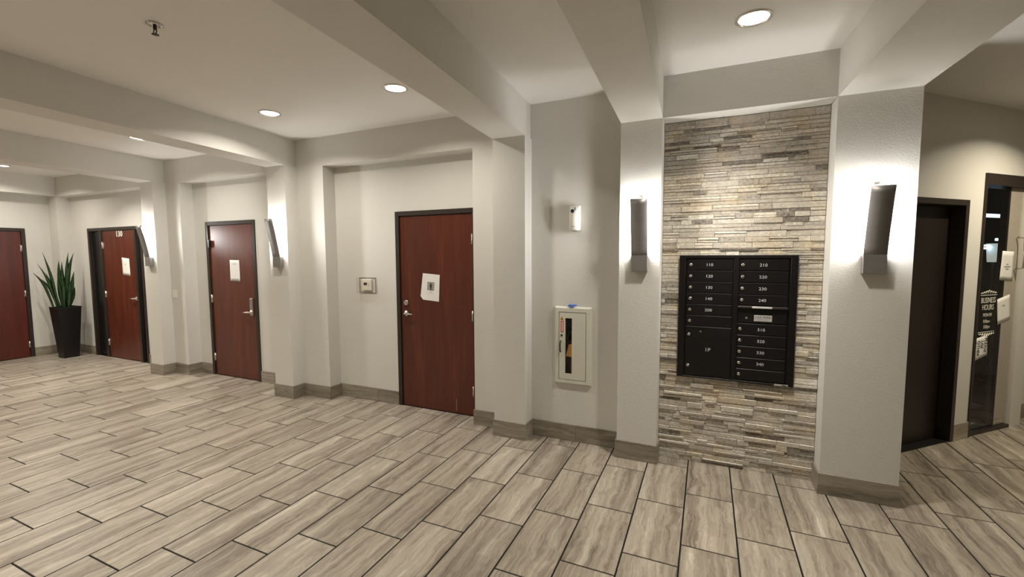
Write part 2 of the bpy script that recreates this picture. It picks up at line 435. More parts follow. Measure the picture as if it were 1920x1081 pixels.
# wall of the cabinet bay with the cabinet recess
wall_cells(wb, -1.49, -0.50, YW, YA + 0.18, 0.0, ZC, [(-1.222, -0.960, 0.566, 1.194)])
wb.box(-1.30, -0.90, YA, YA + 0.05, 0.5, 1.25)
wb.box(-0.50, 1.25, YS + 0.03, YA + 0.18, 0.0, ZC)
wall_back = wb.build('wall_back', M['paint'])
tag(wall_back, 'long greige lobby wall with door alcoves and piers', kind='structure')
for i, (a, b_) in enumerate(PIL):
    B().box(a, b_, YF, (YW + 0.03 if i < 4 else 4.45), 0.0, ZB).build('pillar', M['paint'], wall_back)
B().box(PIL[3][1], PIL[4][0], YF, YS + 0.05, ZB, ZC).build('header', M['paint'], wall_back)

# stone cladding: bed with a stone object for each stone
sx0, sx1 = PIL[3][1], PIL[4][0]
MB = (-0.204, 0.612, 0.706, 1.692)      # mailbox opening in the cladding
clad = B(); wall_cells(clad, sx0, sx1, YS, YS + 0.05, 0.0, ZB, [])
clad = clad.build('stone_cladding', M['stone_back'], wall_back)
clad['label'] = 'stacked ledger stone panel in mixed greys and tans'
stones = []
def lay(z0, z1, xa, xb):
    x = xa
    first = True
    while x < xb - 1e-4:
        ln = random.choice((0.09, 0.13, 0.17, 0.21, 0.26, 0.31)) * random.uniform(0.85, 1.15)
        if first: ln *= random.uniform(0.35, 1.0); first = False
        if xb - (x + ln) < 0.06: ln = xb - x
        dep = random.choice((0.004, 0.007, 0.011, 0.015)) + random.uniform(-0.001, 0.001)
        t = random.gauss(0.61, 0.10)
        if random.random() < 0.09: t = random.uniform(0.05, 0.25)
        if random.random() < 0.12: t = random.uniform(0.75, 0.9)
        # now and then a stone is split in two thin ones
        if z1 - z0 > 0.030 and random.random() < 0.36 and ln > 0.1:
            zm = z0 + (z1 - z0) * random.uniform(0.4, 0.6)
            stones.append((x, x + ln, z0, zm, dep, t)); stones.append((x, x + ln, zm, z1, max(0.003, dep + random.choice((-0.005, 0.005))), min(0.95, max(0.05, t + random.choice((-0.25, 0.2, 0.3))))))
        else:
            stones.append((x, x + ln, z0, z1, dep, t))
        x += ln
zs = [0.0]
marks = [MB[2], MB[3], ZB - 0.002]
while zs[-1] < ZB - 0.01:
    nx = zs[-1] + random.choice((0.022, 0.028, 0.034, 0.040, 0.046))
    for mk in marks:
        if zs[-1] < mk - 1e-4 and nx > mk - 0.016: nx = mk
    zs.append(nx)
for z0, z1 in zip(zs, zs[1:]):
    if z0 >= MB[2] - 1e-4 and z1 <= MB[3] + 1e-4:
        lay(z0, z1, sx0 + 0.002, MB[0]); lay(z0, z1, MB[1], sx1 - 0.002)
    else:
        lay(z0, z1, sx0 + 0.002, sx1 - 0.002)
stones.sort(key=lambda s: -(s[1] - s[0]) * (s[3] - s[2]))
def stone_into(b, s):
    x0, x1, z0, z1, d, t = s; g = 0.0009
    dx, dz = random.uniform(-.0015, .0015), random.uniform(-.001, .001)
    A = [(x0 + g, YS + .002, z0 + g), (x1 - g, YS + .002, z0 + g), (x1 - g, YS + .002, z1 - g), (x0 + g, YS + .002, z1 - g)]
    e = 0.0030
    F = [(x0 + g + e * .4, YS - d + dx, z0 + g + e * .4), (x1 - g - e * .4, YS - d - dx + dz, z0 + g + e * .4), (x1 - g - e * .4, YS - d - dx, z1 - g - e), (x0 + g + e * .4, YS - d + dx - dz, z1 - g - e)]
    va = [b.bm.verts.new(p) for p in A]; vf = [b.bm.verts.new(p) for p in F]
    b.bm.faces.new(vf)
    for i in range(4):
        b.bm.faces.new((va[i], va[(i + 1) % 4], vf[(i + 1) % 4], vf[i]))
def set_tone(me, vals):
    a = me.attributes.new('tone', 'FLOAT', 'FACE'); a.data.foreach_set('value', vals)
for s in stones[:300]:
    b = B(); stone_into(b, s); o = b.build('stone', M['stone'], clad); set_tone(o.data, [s[5]] + [0.98] * 4)  # pale side faces: ground edges, plus light caught on ledges put into colour
if len(stones) > 300:
    b = B(); tv = []
    for s in stones[300:]:
        stone_into(b, s); tv += [s[5]] + [0.98] * 4
    o = b.build('stone', M['stone'], clad); set_tone(o.data, tv); o['kind'] = 'stuff'

# end wall on the left (faces +x): local x runs along +Y, local y runs into the wall
wl = B(); wall_cells(wl, YBACK, 4.1, 0.0, 0.18, 0.0, ZC, [(2.464, 3.490, 0.0, DH)])
wall_left = wl.build('wall_left', M['paint'], None, (XEA, 0, 0), PI / 2)
tag(wall_left, 'greige end wall behind the potted plant', kind='structure')
# walls outside the picture that close the room
wall_front = B().box(-10.9, 6.0, YBACK - 0.2, YBACK, 0, ZC).build('wall_front', M['paint']); tag(wall_front, 'greige wall on the camera side of the lobby', kind='structure')
wall_right = B().box(XRIGHT, XRIGHT + 0.2, YBACK, 8.4, 0, ZR).build('wall_right', M['paint']); tag(wall_right, 'greige wall right of the lobby', kind='structure')
# angled wall on the right
wa = B(); wall_cells(wa, -1.75, 1.12, 0.0, 0.16, 0.0, ZR, [(-0.976, 0.0, 0.0, 2.163), (0.225, 0.93, 0.0, 2.41)])
wa.box(1.12, 4.4, 0.10, 0.26, 0.0, ZR)
wall_corner = wa.build('wall_corner', M['paint'], None, (AX, AY, 0), AR)
tag(wall_corner, 'angled greige wall holding the dark door and glass door', kind='structure')
# dark shop room behind the glass door
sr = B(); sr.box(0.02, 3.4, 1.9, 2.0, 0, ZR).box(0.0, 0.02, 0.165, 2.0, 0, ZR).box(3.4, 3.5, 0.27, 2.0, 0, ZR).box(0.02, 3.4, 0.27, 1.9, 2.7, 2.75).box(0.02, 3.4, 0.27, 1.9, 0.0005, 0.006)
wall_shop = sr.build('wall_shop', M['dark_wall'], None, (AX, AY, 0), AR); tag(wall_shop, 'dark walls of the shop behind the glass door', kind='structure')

# ------------------------------------------------------------------ baseboards of cut tile
BT, BH = 0.013, 0.152
base_back = empty('baseboard_back'); tag(base_back, 'grey stone tile baseboard along the lobby wall', kind='structure')
base_left = empty('baseboard_left'); tag(base_left, 'grey stone tile baseboard at the end wall', kind='structure')
base_corner = empty('baseboard_right'); tag(base_corner, 'grey stone tile baseboard on the angled wall', kind='structure')
def run(parent, p0, p1, first=0.61):
    """tiles from p0 to p1; the face they show looks to the right-hand side of that direction (towards the room)"""
    p0, p1 = Vector(p0), Vector(p1); L = (p1 - p0).length; d = (p1 - p0) / L; rz = math.atan2(d.y, d.x)
    x = 0.0; ln = first
    while x < L - 1e-4:
        if L - (x + ln) < 0.03: ln = L - x
        b = B().box(-ln / 2 + 0.0008, ln / 2 - 0.0008, -BT, 0.0, 0.001, BH, 0.0012)
        c = p0 + d * (x + ln / 2)
        b.build('tile', M['base'], parent, (c.x, c.y, 0), rz); x += ln; ln = 0.61
def pier_base(a, b_, yb_l, yb_r):
    if yb_r: run(base_back, (b_, YF - BT + 0.001), (b_, yb_r))
    run(base_back, (a - BT, YF), (b_ + BT, YF))
    if yb_l: run(base_back, (a, yb_l), (a, YF))
for i, (a, b_) in enumerate(PIL):
    pier_base(a, b_, YW if i < 4 else YS, YW if i < 3 else (YS - 0.014 if i == 3 else 4.4))
run(base_back, (-1.49 + BT, YW), (-0.66 - BT, YW), 0.42)
run(base_back, (-2.104 - BT, YW), (-1.806 - BT, YW))
for pier_r, al in ((-7.097, -6.780), (-4.482, -4.061)):
    run(base_back, (pier_r + BT, YW), (al + BT, YW))
    run(base_back, (al, YW), (al, YA))
run(base_back, (-6.780 + BT, YA), (-6.515, YA)); run(base_back, (-5.489, YA), (-4.93, YA))
run(base_back, (-4.061 + BT, YA), (-3.183, YA), 0.56)
run(base_back, (XE, YW), (XE, YA)); run(base_back, (XE + BT, YA), (-9.712, YA)); run(base_back, (-8.105, YA), (-7.62, YA))
run(base_left, (XEA, 3.490), (XEA, YW)); run(base_left, (XEA, YBACK), (XEA, 2.464)); run(base_left, (XEA + BT, YW), (XE + BT, YW))
run(base_corner, on_angle(0.0, 0), on_angle(0.225, 0)); run(base_corner, on_angle(-1.7, 0), on_angle(-0.976, 0)); run(base_corner, on_angle(1.12, 0.10), on_angle(3.6, 0.10))

# ------------------------------------------------------------------ doors
def hinge(root, x, z, y, side):
    b = B(); b.cyl((x, y - 0.008, z - 0.055), (x, y - 0.008, z + 0.055), 0.0085, n=10)
    b.box(x - 0.016, x + 0.016, y - 0.004, y + 0.002, z - 0.052, z + 0.052)
    return b.build('hinge', M['chrome'], root)

def lever(root, x, z, y, dirx, mat='chrome'):
    """rose with a lever handle pointing along dirx"""
    b = B(); b.lathe([(0.0325, 0.0), (0.0325, -0.006), (0.027, -0.011), (0.012, -0.013), (0.012, -0.045)], (x, y, z), 'Y', 20)
    b.tube([(x, y - 0.045, z), (x + dirx * 0.02, y - 0.052, z + 0.001), (x + dirx * 0.06, y - 0.052, z), (x + dirx * 0.118, y - 0.047, z - 0.005)], [0.012, 0.0115, 0.0095, 0.008], 10)
    return b.build('lever_handle', M[mat], root)

def make_door(name, label, w, h, loc, rz, hinge_side, fw=0.05, leaf=None, recess=0.004, mat='wood', depth=0.14, gap=0.008, hz=(1.88, 1.08, 0.25)):
    """frame flush round a leaf; local x from 0 to w, front towards -y"""
    r = empty(name, loc, rz); tag(r, label, kind='structure')
    l0, l1 = leaf or (fw, w - fw)
    f = B(); f.box(0, fw, -0.014, depth, 0, h, 0.002).box(w - fw, w, -0.014, depth, 0, h, 0.002).box(fw, w - fw, -0.0138, depth, h - fw, h, 0.002)
    s = recess + 0.05
    f.box(fw, fw + 0.014, s, depth, 0, h - fw).box(w - fw - 0.014, w - fw, s, depth, 0, h - fw).box(fw, w - fw, s, depth, h - fw - 0.014, h - fw)
    f.build('frame', M['bronze'], r)
    B().box(l0 + 0.003, l1 - 0.003, recess, recess + 0.044, gap, h - fw - 0.003, 0.0015).build('leaf', M[mat], r)
    if hinge_side:
        hx = l0 + 0.004 if hinge_side == 'L' else l1 - 0.004
        for z in hz:
            hinge(r, hx, z, recess, hinge_side)
    B().box(fw, w - fw, -0.002, depth, 0.0005, gap - 0.001).build('threshold', M['black'], r)
    B().box(0.0, w, depth, depth + 0.02, 0, h).build('back_panel', M['black'], r)
    return r

# door_1: end wall, local x along +Y
d1 = make_door('door_1', 'dark red wooden door on the end wall left of the plant', 1.026, DH, (XEA, 2.464, 0), PI / 2, 'R', mat='wood_dark', hz=(1.85, 1.087, 0.216))
lever(d1, 0.11, 1.03, 0.004, 1)
# door_2: suite 130 with dark side panels
x2 = D_HALL['door_2'][0]; w2 = D_HALL['door_2'][1] - x2
d2 = make_door('door_2', 'red wooden door numbered 130 between dark side panels', w2, DH, (x2, YA, 0), 0, 'L', leaf=(0.428, 1.372), hz=(1.894, 1.072, 0.254))
B().box(0.355, 0.424, -0.012, 0.12, 0, DH - 0.05, 0.002).box(1.376, 1.43, -0.012, 0.12, 0, DH - 0.05, 0.002).build('mullion', M['bronze'], d2)
for a, b_ in ((0.05, 0.355), (1.43, w2 - 0.05)):
    B().box(a, b_, 0.03, 0.05, 0.02, DH - 0.05).build('side_panel', M['blackmetal'], d2)
lever(d2, 1.335, 1.03, 0.004, -1)
text('130', 'door_number', M['decal'], d2, (0.948, 0.0032, 2.07), 0.125, extrude=0.001, space=1.08, bold=0.004)
# door_3
x3 = D_HALL['door_3'][0]
d3 = make_door('door_3', 'red wooden door with brushed lock plate and left hinges', 1.026, DH, (x3, YA, 0), 0, 'L', hz=(1.88, 1.10, 0.26))
B().box(0.862, 0.922, -0.016, 0.004, 0.895, 1.135, 0.004).build('lock_plate', M['steel'], d3)
lever(d3, 0.892, 0.945, -0.012, -1)
B().box(0.885, 0.899, -0.022, -0.016, 1.025, 1.04, 0.002).cyl((0.892, -0.016, 1.12), (0.892, -0.021, 1.12), 0.010, n=12).build('key_cylinder', M['chrome'], d3)
B().box(0.064, 0.092, -0.03, 0.004, 1.83, 1.925, 0.002).build('hinge_guard', M['blackmetal'], d3)
# door_4
x4 = D_HALL['door_4'][0]
d4 = make_door('door_4', 'large red wooden door with deadbolt beside the thermostat', 1.026, DH, (x4, YA, 0), 0, 'R', hz=(1.87, 1.07, 0.27))
lever(d4, -3.064 - x4, 1.059, 0.004, 1, 'polished')
B().lathe([(0.033, 0.0), (0.033, -0.008), (0.026, -0.016), (0.014, -0.017)], (-3.062 - x4, 0.004, 1.178), 'Y', 20).build('deadbolt', M['polished'], d4)
B().box(0.752, 0.757, 0.0005, 0.004, 0.03, 0.16).build('scratch', M['greyink'], d4)
# door_5 on the angled wall
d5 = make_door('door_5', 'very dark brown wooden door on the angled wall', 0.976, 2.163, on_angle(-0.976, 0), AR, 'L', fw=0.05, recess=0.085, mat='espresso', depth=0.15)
# door_6: glass shop door
d6 = empty('door_6', on_angle(0.225, 0), AR); tag(d6, 'dark framed glass shop door with notices taped on', kind='structure')
B().box(0, 0.028, -0.012, 0.12, 0, 2.41).box(0.028, 0.705, -0.012, 0.12, 2.31, 2.41).box(0.695, 0.705, 0.04, 0.12, 0, 2.31).box(0.028, 0.705, 0.0, 0.12, 0, 0.03).build('frame', M['bronze'], d6)
B().box(0.028, 0.50, 0.030, 0.036, 0.03, 2.31).build('glass_pane', M['glass'], d6)
B().box(0.50, 0.695, 0.029, 0.055, 0.09, 2.31, 0.002).build('side_strip', M['side_strip'], d6)  # solid grey strip along the right of the pane
B().box(0.475, 0.50, 0.029, 0.055, 0.03, 2.31, 0.002).build('gasket', M['black'], d6)
B().box(0.50, 0.695, 0.026, 0.055, 0.03, 0.09, 0.003).build('kick_plate', M['chrome'], d6)
B().tube([(0.64, 0.02, 1.55), (0.64, -0.03, 1.56), (0.64, -0.035, 1.70), (0.64, -0.03, 1.84), (0.64, 0.02, 1.85)], 0.009).build('pull_handle', M['chrome'], d6)
# hours lettered on the glass
hc = 0.262
for s, z, sz in (('BUSINESS', 1.262, 0.072), ('HOURS', 1.196, 0.072), ('MON-FRI', 1.125, 0.045), ('9:00am -', 1.066, 0.045), ('5:00pm', 1.014, 0.045)):
    text(s, 'lettering', M['decal'], d6, (hc, 0.0285, z), sz, sx=0.78)
for z, sg in ((1.325, 1), (0.955, -1)):
    b = B()
    for i in range(-3, 4):
        x = hc + i * 0.036; hh = 0.034 - abs(i) * 0.0075
        b.tube([(x - 0.018, 0.028, z), (x - 0.006, 0.028, z + sg * hh * 0.8), (x + 0.006, 0.028, z + sg * hh), (x + 0.018, 0.028, z + sg * 0.004)], 0.0032, 6)
    b.box(hc - 0.13, hc + 0.13, 0.0275, 0.029, z - sg * 0.012 - 0.0025, z - sg * 0.012 + 0.0025)
    b.build('scroll_ornament', M['decal'], d6)

# ------------------------------------------------------------------ lights of the room
def downlight(x, y, z, label, spread=128, watts=DOWN_W, col=DOWN_C):
    r = empty('ceiling_light', (x, y, z)); tag(r, label, 'ceiling light', 'recessed downlights')
    n = 32
    b = B(); rings = []
    for rad, h in ((0.098, 0.0), (0.098, -0.006), (0.088, -0.009), (0.079, -0.004), (0.079, -0.0005)):
        rings.append([b.bm.verts.new((rad * math.cos(2 * PI * i / n), rad * math.sin(2 * PI * i / n), h)) for i in range(n)])
    for A, C2 in zip(rings, rings[1:]):
        for i in range(n):
            b.bm.faces.new((A[i], A[(i + 1) % n], C2[(i + 1) % n], C2[i])).smooth = True
    b.build('trim_ring', M['chrome'], r)
    b = B(); b.lathe([(0.0785, -0.0005), (0.0785, -0.0025), (0.05, -0.003)], (0, 0, 0), 'Z', 28)
    b.build('lens', M['lens'], r)
    la = bpy.data.lights.new('lamp', 'AREA'); la.shape = 'DISK'; la.size = 0.13; la.energy = watts; la.color = col; la.spread = math.radians(spread)
    lo = bpy.data.objects.new('lamp', la); COL.objects.link(lo); lo.parent = r; lo.location = (0, 0, -0.012)
    return r
downlight(0.207, 2.983, ZC, 'round recessed light in ceiling before the stone panel', 108, DOWN_W * 0.95)
downlight(-2.354, 2.984, ZC, 'round recessed light beside the beam, out from the deadbolt door', 150, DOWN_W * 0.74)
downlight(-3.84, 2.99, ZC, 'round recessed light above the thermostat alcove, left of its pair', 150, DOWN_W * 0.74)
downlight(-5.984, 2.97, ZC, 'round recessed light partly behind the second beam, over the lock plate door', 150, DOWN_W * 0.9)
downlight(-9.60, 2.99, ZC, 'round recessed light at the far left edge, over the plant', 150, DOWN_W * 0.9)
for x, w_ in ((-9.6, 'the end wall'), (-8.1, 'the door numbered 130'), (-5.984, 'the lock plate door'), (-3.84, 'the thermostat'), (-2.354, 'the deadbolt door'), (0.207, 'the mailboxes')):
    y = 2.98 if x == -8.1 else 0.22
    downlight(x, y, ZC, 'recessed light out of the frame, in the bay of ' + w_, 128, DOWN_W * (0.3 if x > -3 else 1.4))
p = on_angle(0.3, -0.8)
downlight(p.x, p.y, ZR, 'recessed light out of the frame before the glass door', 140, 15.0, (1.0, 0.89, 0.68))

def make_sconce():
    r = empty('wall_sconce')
    wd = 0.0635
    # lower box
    B().box(-wd, wd, -0.045, 0.0, -0.125, 0.0, 0.003).build('mounting_box', M['steel'], r)
    # leaning curved panel
    b = B(); n = 10; fr = []; bk = []
    for i in range(n + 1):
        t = i / n; z = 0.435 * t; y = -0.043 - 0.088 * t ** 1.15
        fr.append((b.bm.verts.new((-wd, y - 0.0015, z)), b.bm.verts.new((wd, y - 0.0015, z))))
        bk.append((b.bm.verts.new((-wd, y + 0.0015, z)), b.bm.verts.new((wd, y + 0.0015, z))))
    for i in range(n):
        b.bm.faces.new((fr[i][0], fr[i][1], fr[i + 1][1], fr[i + 1][0])).smooth = True
        b.bm.faces.new((bk[i][1], bk[i][0], bk[i + 1][0], bk[i + 1][1])).smooth = True
        b.bm.faces.new((fr[i][0], fr[i + 1][0], bk[i + 1][0], bk[i][0])); b.bm.faces.new((fr[i + 1][1], fr[i][1], bk[i][1], bk[i + 1][1]))
    b.bm.faces.new((fr[n][0], fr[n][1], bk[n][1], bk[n][0])); b.bm.faces.new((fr[0][1], fr[0][0], bk[0][0], bk[0][1]))
    b.build('shade', M['steel'], r)
    B().cyl((0.0, -0.034, 0.02), (0.0, -0.100, 0.415), 0.012, n=12).build('tube', M['tube'], r)
    b = B(); q = []
    for i in range(n + 1):
        t = 0.03 + 0.95 * i / n; z = 0.435 * t; y = -0.0405 - 0.088 * t ** 1.15
        q.append([b.bm.verts.new((sx * (wd - 0.004), y + dy, z)) for dy in (0.0, 0.001) for sx in (-1, 1)])
    for A, C2 in zip(q, q[1:]):
        b.bm.faces.new((A[0], A[1], C2[1], C2[0])).smooth = True; b.bm.faces.new((A[3], A[2], C2[2], C2[3])).smooth = True
        b.bm.faces.new((A[2], A[0], C2[0], C2[2])); b.bm.faces.new((A[1], A[3], C2[3], C2[1]))
    b.bm.faces.new((q[0][0], q[0][2], q[0][3], q[0][1])); b.bm.faces.new((q[-1][0], q[-1][1], q[-1][3], q[-1][2]))
    b.build('reflector', M['white'], r)
    B().box(-0.013, 0.013, -0.028, 0.0, 0.405, 0.458, 0.003).build('lamp_holder', M['white'], r)
    return r
sc = make_sconce()
sc_spec = [((-0.495, YF, 1.695), 'steel wall light left of the stone panel'), ((1.003, YF, 1.695), 'steel wall light right of the stone panel'),
           ((-4.622, YF, 1.695), 'steel wall light between the lock plate door and thermostat'), ((-7.24, YF, 1.695), 'steel wall light by the door numbered 130')]
for i, (p, lb) in enumerate(sc_spec):
    o = sc if i == 0 else copy_tree(sc)
    o.location = p; tag(o, lb, 'wall light', 'leaning steel wall lights')

# sprinkler
r = empty('sprinkler_head', (-2.995, 1.605, ZC)); tag(r, 'chrome fire sprinkler head on the ceiling', 'sprinkler')
B().lathe([(0.042, 0.0), (0.043, -0.004), (0.030, -0.012), (0.016, -0.014)], (0, 0, 0), 'Z', 24).build('escutcheon', M['polished'], r)
B().cyl((0, 0, -0.012), (0, 0, -0.032), 0.011, 0.009, n=12).tube([(0.009, 0, -0.03), (0.016, 0, -0.042), (0.004, 0, -0.056)], 0.003, 6).tube([(-0.009, 0, -0.03), (-0.016, 0, -0.042), (-0.004, 0, -0.056)], 0.003, 6).build('body', M['bronze'], r)
b = B(); b.lathe([(0.006, -0.055), (0.019, -0.058), (0.019, -0.060), (0.005, -0.060)], (0, 0, 0), 'Z', 16); b.build('deflector', M['bronze'], r)

# ------------------------------------------------------------------ mailbox unit
mx, mz = MB[0], MB[2]
mail = empty('mailbox_unit', (0, YS, 0)); tag(mail, 'black metal mailbox unit with numbered doors in the stone panel', 'mailbox')
X0, X1, Z0, Z1 = -0.203, 0.611, 0.707, 1.691
f = B()
f.box(X0, X1, -0.012, 0.05, Z0, Z1)                                   # carcass behind the doors
for a in ((X0, X0 + 0.045, Z0, Z1), (X1 - 0.045, X1, Z0, Z1), (X0 + 0.045, X1 - 0.045, Z1 - 0.022, Z1), (X0 + 0.045, X1 - 0.045, Z0, Z0 + 0.012), (0.190, 0.222, Z0 + 0.012, Z1 - 0.022)):
    f.box(a[0], a[1], -0.032, -0.011, a[2], a[3], 0.0015)
f.build('frame', M['mailframe'], mail)
def mail_door(x0, x1, z0, z1, num, lock, mat='blackmetal'):
    d = B().box(x0 + 0.002, x1 - 0.002, -0.027, -0.0125, z0 + 0.002, z1 - 0.003, 0.002).build('door', M[mat], mail)
    for lx, lz in lock:
        b = B(); b.lathe([(0.0125, -0.0265), (0.0125, -0.031), (0.0095, -0.034), (0.004, -0.034)], (lx, 0, lz), 'Y', 16); b.box(lx - 0.001, lx + 0.001, -0.0352, -0.0338, lz - 0.005, lz + 0.005)
        b.build('lock', M['chrome'], d)
    if num:
        text(num, 'number', M['mailtext'], d, ((x0 + x1) / 2 - 0.002, -0.0273, (z0 + z1) / 2 - 0.002), 0.031, extrude=0.0006, sx=1.15)
    return d
LX0, LX1, RX0, RX1 = -0.150, 0.187, 0.224, 0.556
zl = [1.665, 1.575, 1.485, 1.396, 1.306, 1.216, 1.127]
for i, n_ in enumerate(('110', '120', '130', '140', '200', '')):
    mail_door(LX0, LX1, zl[i + 1], zl[i], n_, [(LX0 + 0.031, (zl[i] + zl[i + 1]) / 2 - 0.001)])
parcel = mail_door(LX0, LX1, 0.722, 1.127, '', [(LX0 + 0.028, 1.059), (LX0 + 0.026, 0.806)])
text('1P', 'number', M['mailtext'], parcel, (0.019, -0.0273, 0.940), 0.040, extrude=0.0006, sx=1.1)
b = B(); b.cyl((-0.035, -0.026, 1.086), (-0.035, -0.030, 1.086), 0.007, n=12); b.build('rivet', M['steel'], parcel)
zr = [1.665, 1.574, 1.484, 1.394, 1.308]
for i, n_ in enumerate(('210', '220', '230', '240')):
    mail_door(RX0, RX1, zr[i + 1], zr[i], n_, [(RX0 + 0.026, (zr[i] + zr[i + 1]) / 2)])
slot = B().box(RX0, RX1, -0.045, -0.012, 1.287, 1.305, 0.003).build('mail_slot', M['bronze'], mail)
B().box(0.320, 0.454, -0.050, -0.044, 1.289, 1.304, 0.003).build('slot_pull', M['silver'], slot)
out = mail_door(RX0, RX1, 1.175, 1.286, '', [])
pl = B().box(0.337, 0.457, -0.0295, -0.0265, 1.190, 1.237, 0.001).build('name_plate', M['silver'], out)
out.name = 'outgoing_door'
text('U.S. MAIL', 'lettering', M['ink'], out, (0.402, -0.0298, 1.222), 0.023, extrude=0.0003, sx=1.05)
b = B(); b.box(0.352, 0.435, -0.0299, -0.0294, 1.2065, 1.2085).box(0.352, 0.42, -0.0299, -0.0294, 1.1995, 1.2012).box(0.341, 0.347, -0.0299, -0.0294, 1.203, 1.232)
b.build('small_print', M['dim_ink'], out)
B().cyl((0.286, -0.026, 1.213), (0.286, -0.031, 1.213), 0.008, n=12).build('rivet', M['steel'], out)
zq = [1.171, 1.081, 0.993, 0.904, 0.816, 0.724]
for i, n_ in enumerate(('310', '320', '330', '340', '')):
    mail_door(RX0, RX1, zq[i + 1], zq[i], n_, [(RX0 + 0.021, (zq[i] + zq[i + 1]) / 2)])
b = B().box(0.487, 0.576, -0.0335, -0.0315, 0.709, 0.7205); b.build('maker_label', M['silver'], mail)
B().box(0.538, 0.566, -0.0340, -0.0335, 0.711, 0.717).build('label_print', M['ink'], mail)

# ------------------------------------------------------------------ fire extinguisher cabinet
cab = empty('extinguisher_cabinet', (0, YW, 0)); tag(cab, 'off-white fire extinguisher cabinet with slot window and pull handle', 'cabinet')
b = B()   # bevelled surround
ox0, ox1, oz0, oz1 = -1.258, -0.915, 0.528, 1.238
ix0, ix1, iz0, iz1 = -1.218, -0.964, 0.570, 1.190
def ringq(q, y): return [b.bm.verts.new((x, y, z)) for x, z in ((q[0], q[2]), (q[1], q[2]), (q[1], q[3]), (q[0], q[3]))]
R = [ringq((ox0, ox1, oz0, oz1), 0.0), ringq((ox0 + .004, ox1 - .004, oz0 + .004, oz1 - .004), -0.012), ringq((ox0 + .014, ox1 - .014, oz0 + .014, oz1 - .014), -0.024), ringq((ix0, ix1, iz0, iz1), -0.024), ringq((ix0, ix1, iz0, iz1), 0.02)]
for A, C2 in zip(R, R[1:]):
    for i in range(4):
        b.bm.faces.new((A[i], A[(i + 1) % 4], C2[(i + 1) % 4], C2[i]))
b.build('surround', M['cabinet'], cab)
b = B(); e0, e1, e2, e3 = ix0 + .001, ix1 - .001, iz0 + .001, iz1 - .001
b.box(e0, e1, 0.15, 0.156, e2, e3).box(e0, e0 + .004, 0.0, 0.15, e2, e3).box(e1 - .004, e1, 0.0, 0.15, e2, e3).box(e0, e1, 0.0, 0.15, e2, e2 + .004).box(e0, e1, 0.0, 0.15, e3 - .004, e3)
b.build('liner', M['black'], cab)
b = B(); wall_cells(b, ix0 + 0.005, ix1 - 0.005, -0.022, -0.008, iz0 + 0.005, iz1 - 0.005, [(-1.158, -1.095, 0.627, 1.134)])
dr = b.build('door', M['cabinet'], cab)
B().tube([(-1.197, -0.022, 0.826), (-1.197, -0.045, 0.832), (-1.197, -0.048, 0.875), (-1.197, -0.045, 0.918), (-1.197, -0.022, 0.924)], 0.006, 8).build('handle', M['black'], dr)
B().box(-1.159, -1.094, -0.012, -0.009, 0.626, 1.135).build('window', M['clear'], dr)
B().cyl((-1.190, -0.022, 0.976), (-1.190, -0.027, 0.976), 0.010, n=14).build('lock', M['black'], dr)
B().prism([(-1.207, 1.117), (-1.167, 1.117), (-1.187, 1.152)], -0.0232, -0.022).build('warning_sign', M['yellow'], dr)
B().box(-1.200, -1.174, -0.0236, -0.0230, 1.119, 1.124).prism([(-1.192, 1.127), (-1.182, 1.127), (-1.187, 1.146)], -0.0236, -0.0230).build('sign_print', M['ink'], dr)
B().box(-1.198, -1.174, -0.0232, -0.022, 1.004, 1.107).build('red_label', M['red'], dr)
B().box(-1.190, -1.182, -0.0236, -0.0230, 1.012, 1.098).build('label_print', M['paper'], dr)
ext = empty('fire_extinguisher', (-1.10, YW + 0.075, 0.585)); tag(ext, 'dark fire extinguisher inside the white wall cabinet', 'extinguisher')
B().lathe([(0.055, 0.0), (0.06, 0.01), (0.06, 0.30), (0.05, 0.335), (0.022, 0.36), (0.020, 0.39)], (0, 0, 0), 'Z', 24).build('cylinder', M['extred'], ext)
B().box(-0.03, 0.03, -0.02, 0.02, 0.39, 0.42, 0.004).box(-0.06, 0.01, -0.01, 0.01, 0.44, 0.455, 0.003).box(-0.055, 0.0, -0.01, 0.01, 0.405, 0.417, 0.003).build('valve', M['black'], ext)
B().tube([(-0.02, -0.01, 0.40), (-0.05, -0.02, 0.37), (-0.062, -0.025, 0.30), (-0.06, -0.03, 0.14), (-0.055, -0.03, 0.05)], 0.009, 8).build('hose', M['black'], ext)
B().prism([(-0.058, 0.195), (-0.005, 0.190), (0.005, 0.310), (-0.032, 0.305)], -0.0665, -0.0645).build('tag', M['tag'], ext)
# blue ribbon lying on top of the cabinet surround
rb = empty('blue_ribbon', (-1.095, YW - 0.012, 1.2382)); tag(rb, 'small blue twisted ribbon lying on top of the fire cabinet', 'ribbon')
b = B()
b.tube([(-0.042, 0.0, 0.007), (-0.02, -0.006, 0.013), (0.0, -0.004, 0.010), (0.022, -0.008, 0.014), (0.046, -0.002, 0.016)], [0.004, 0.011, 0.0095, 0.0085, 0.003], 8)
b.build('ribbon_fold', M['blue'], rb)
b = B(); b.tube([(-0.018, -0.012, 0.004), (0.0, -0.015, 0.005), (0.016, -0.016, 0.003)], [0.003, 0.0045, 0.003], 6); b.build('ribbon_tail', M['blue'], rb)

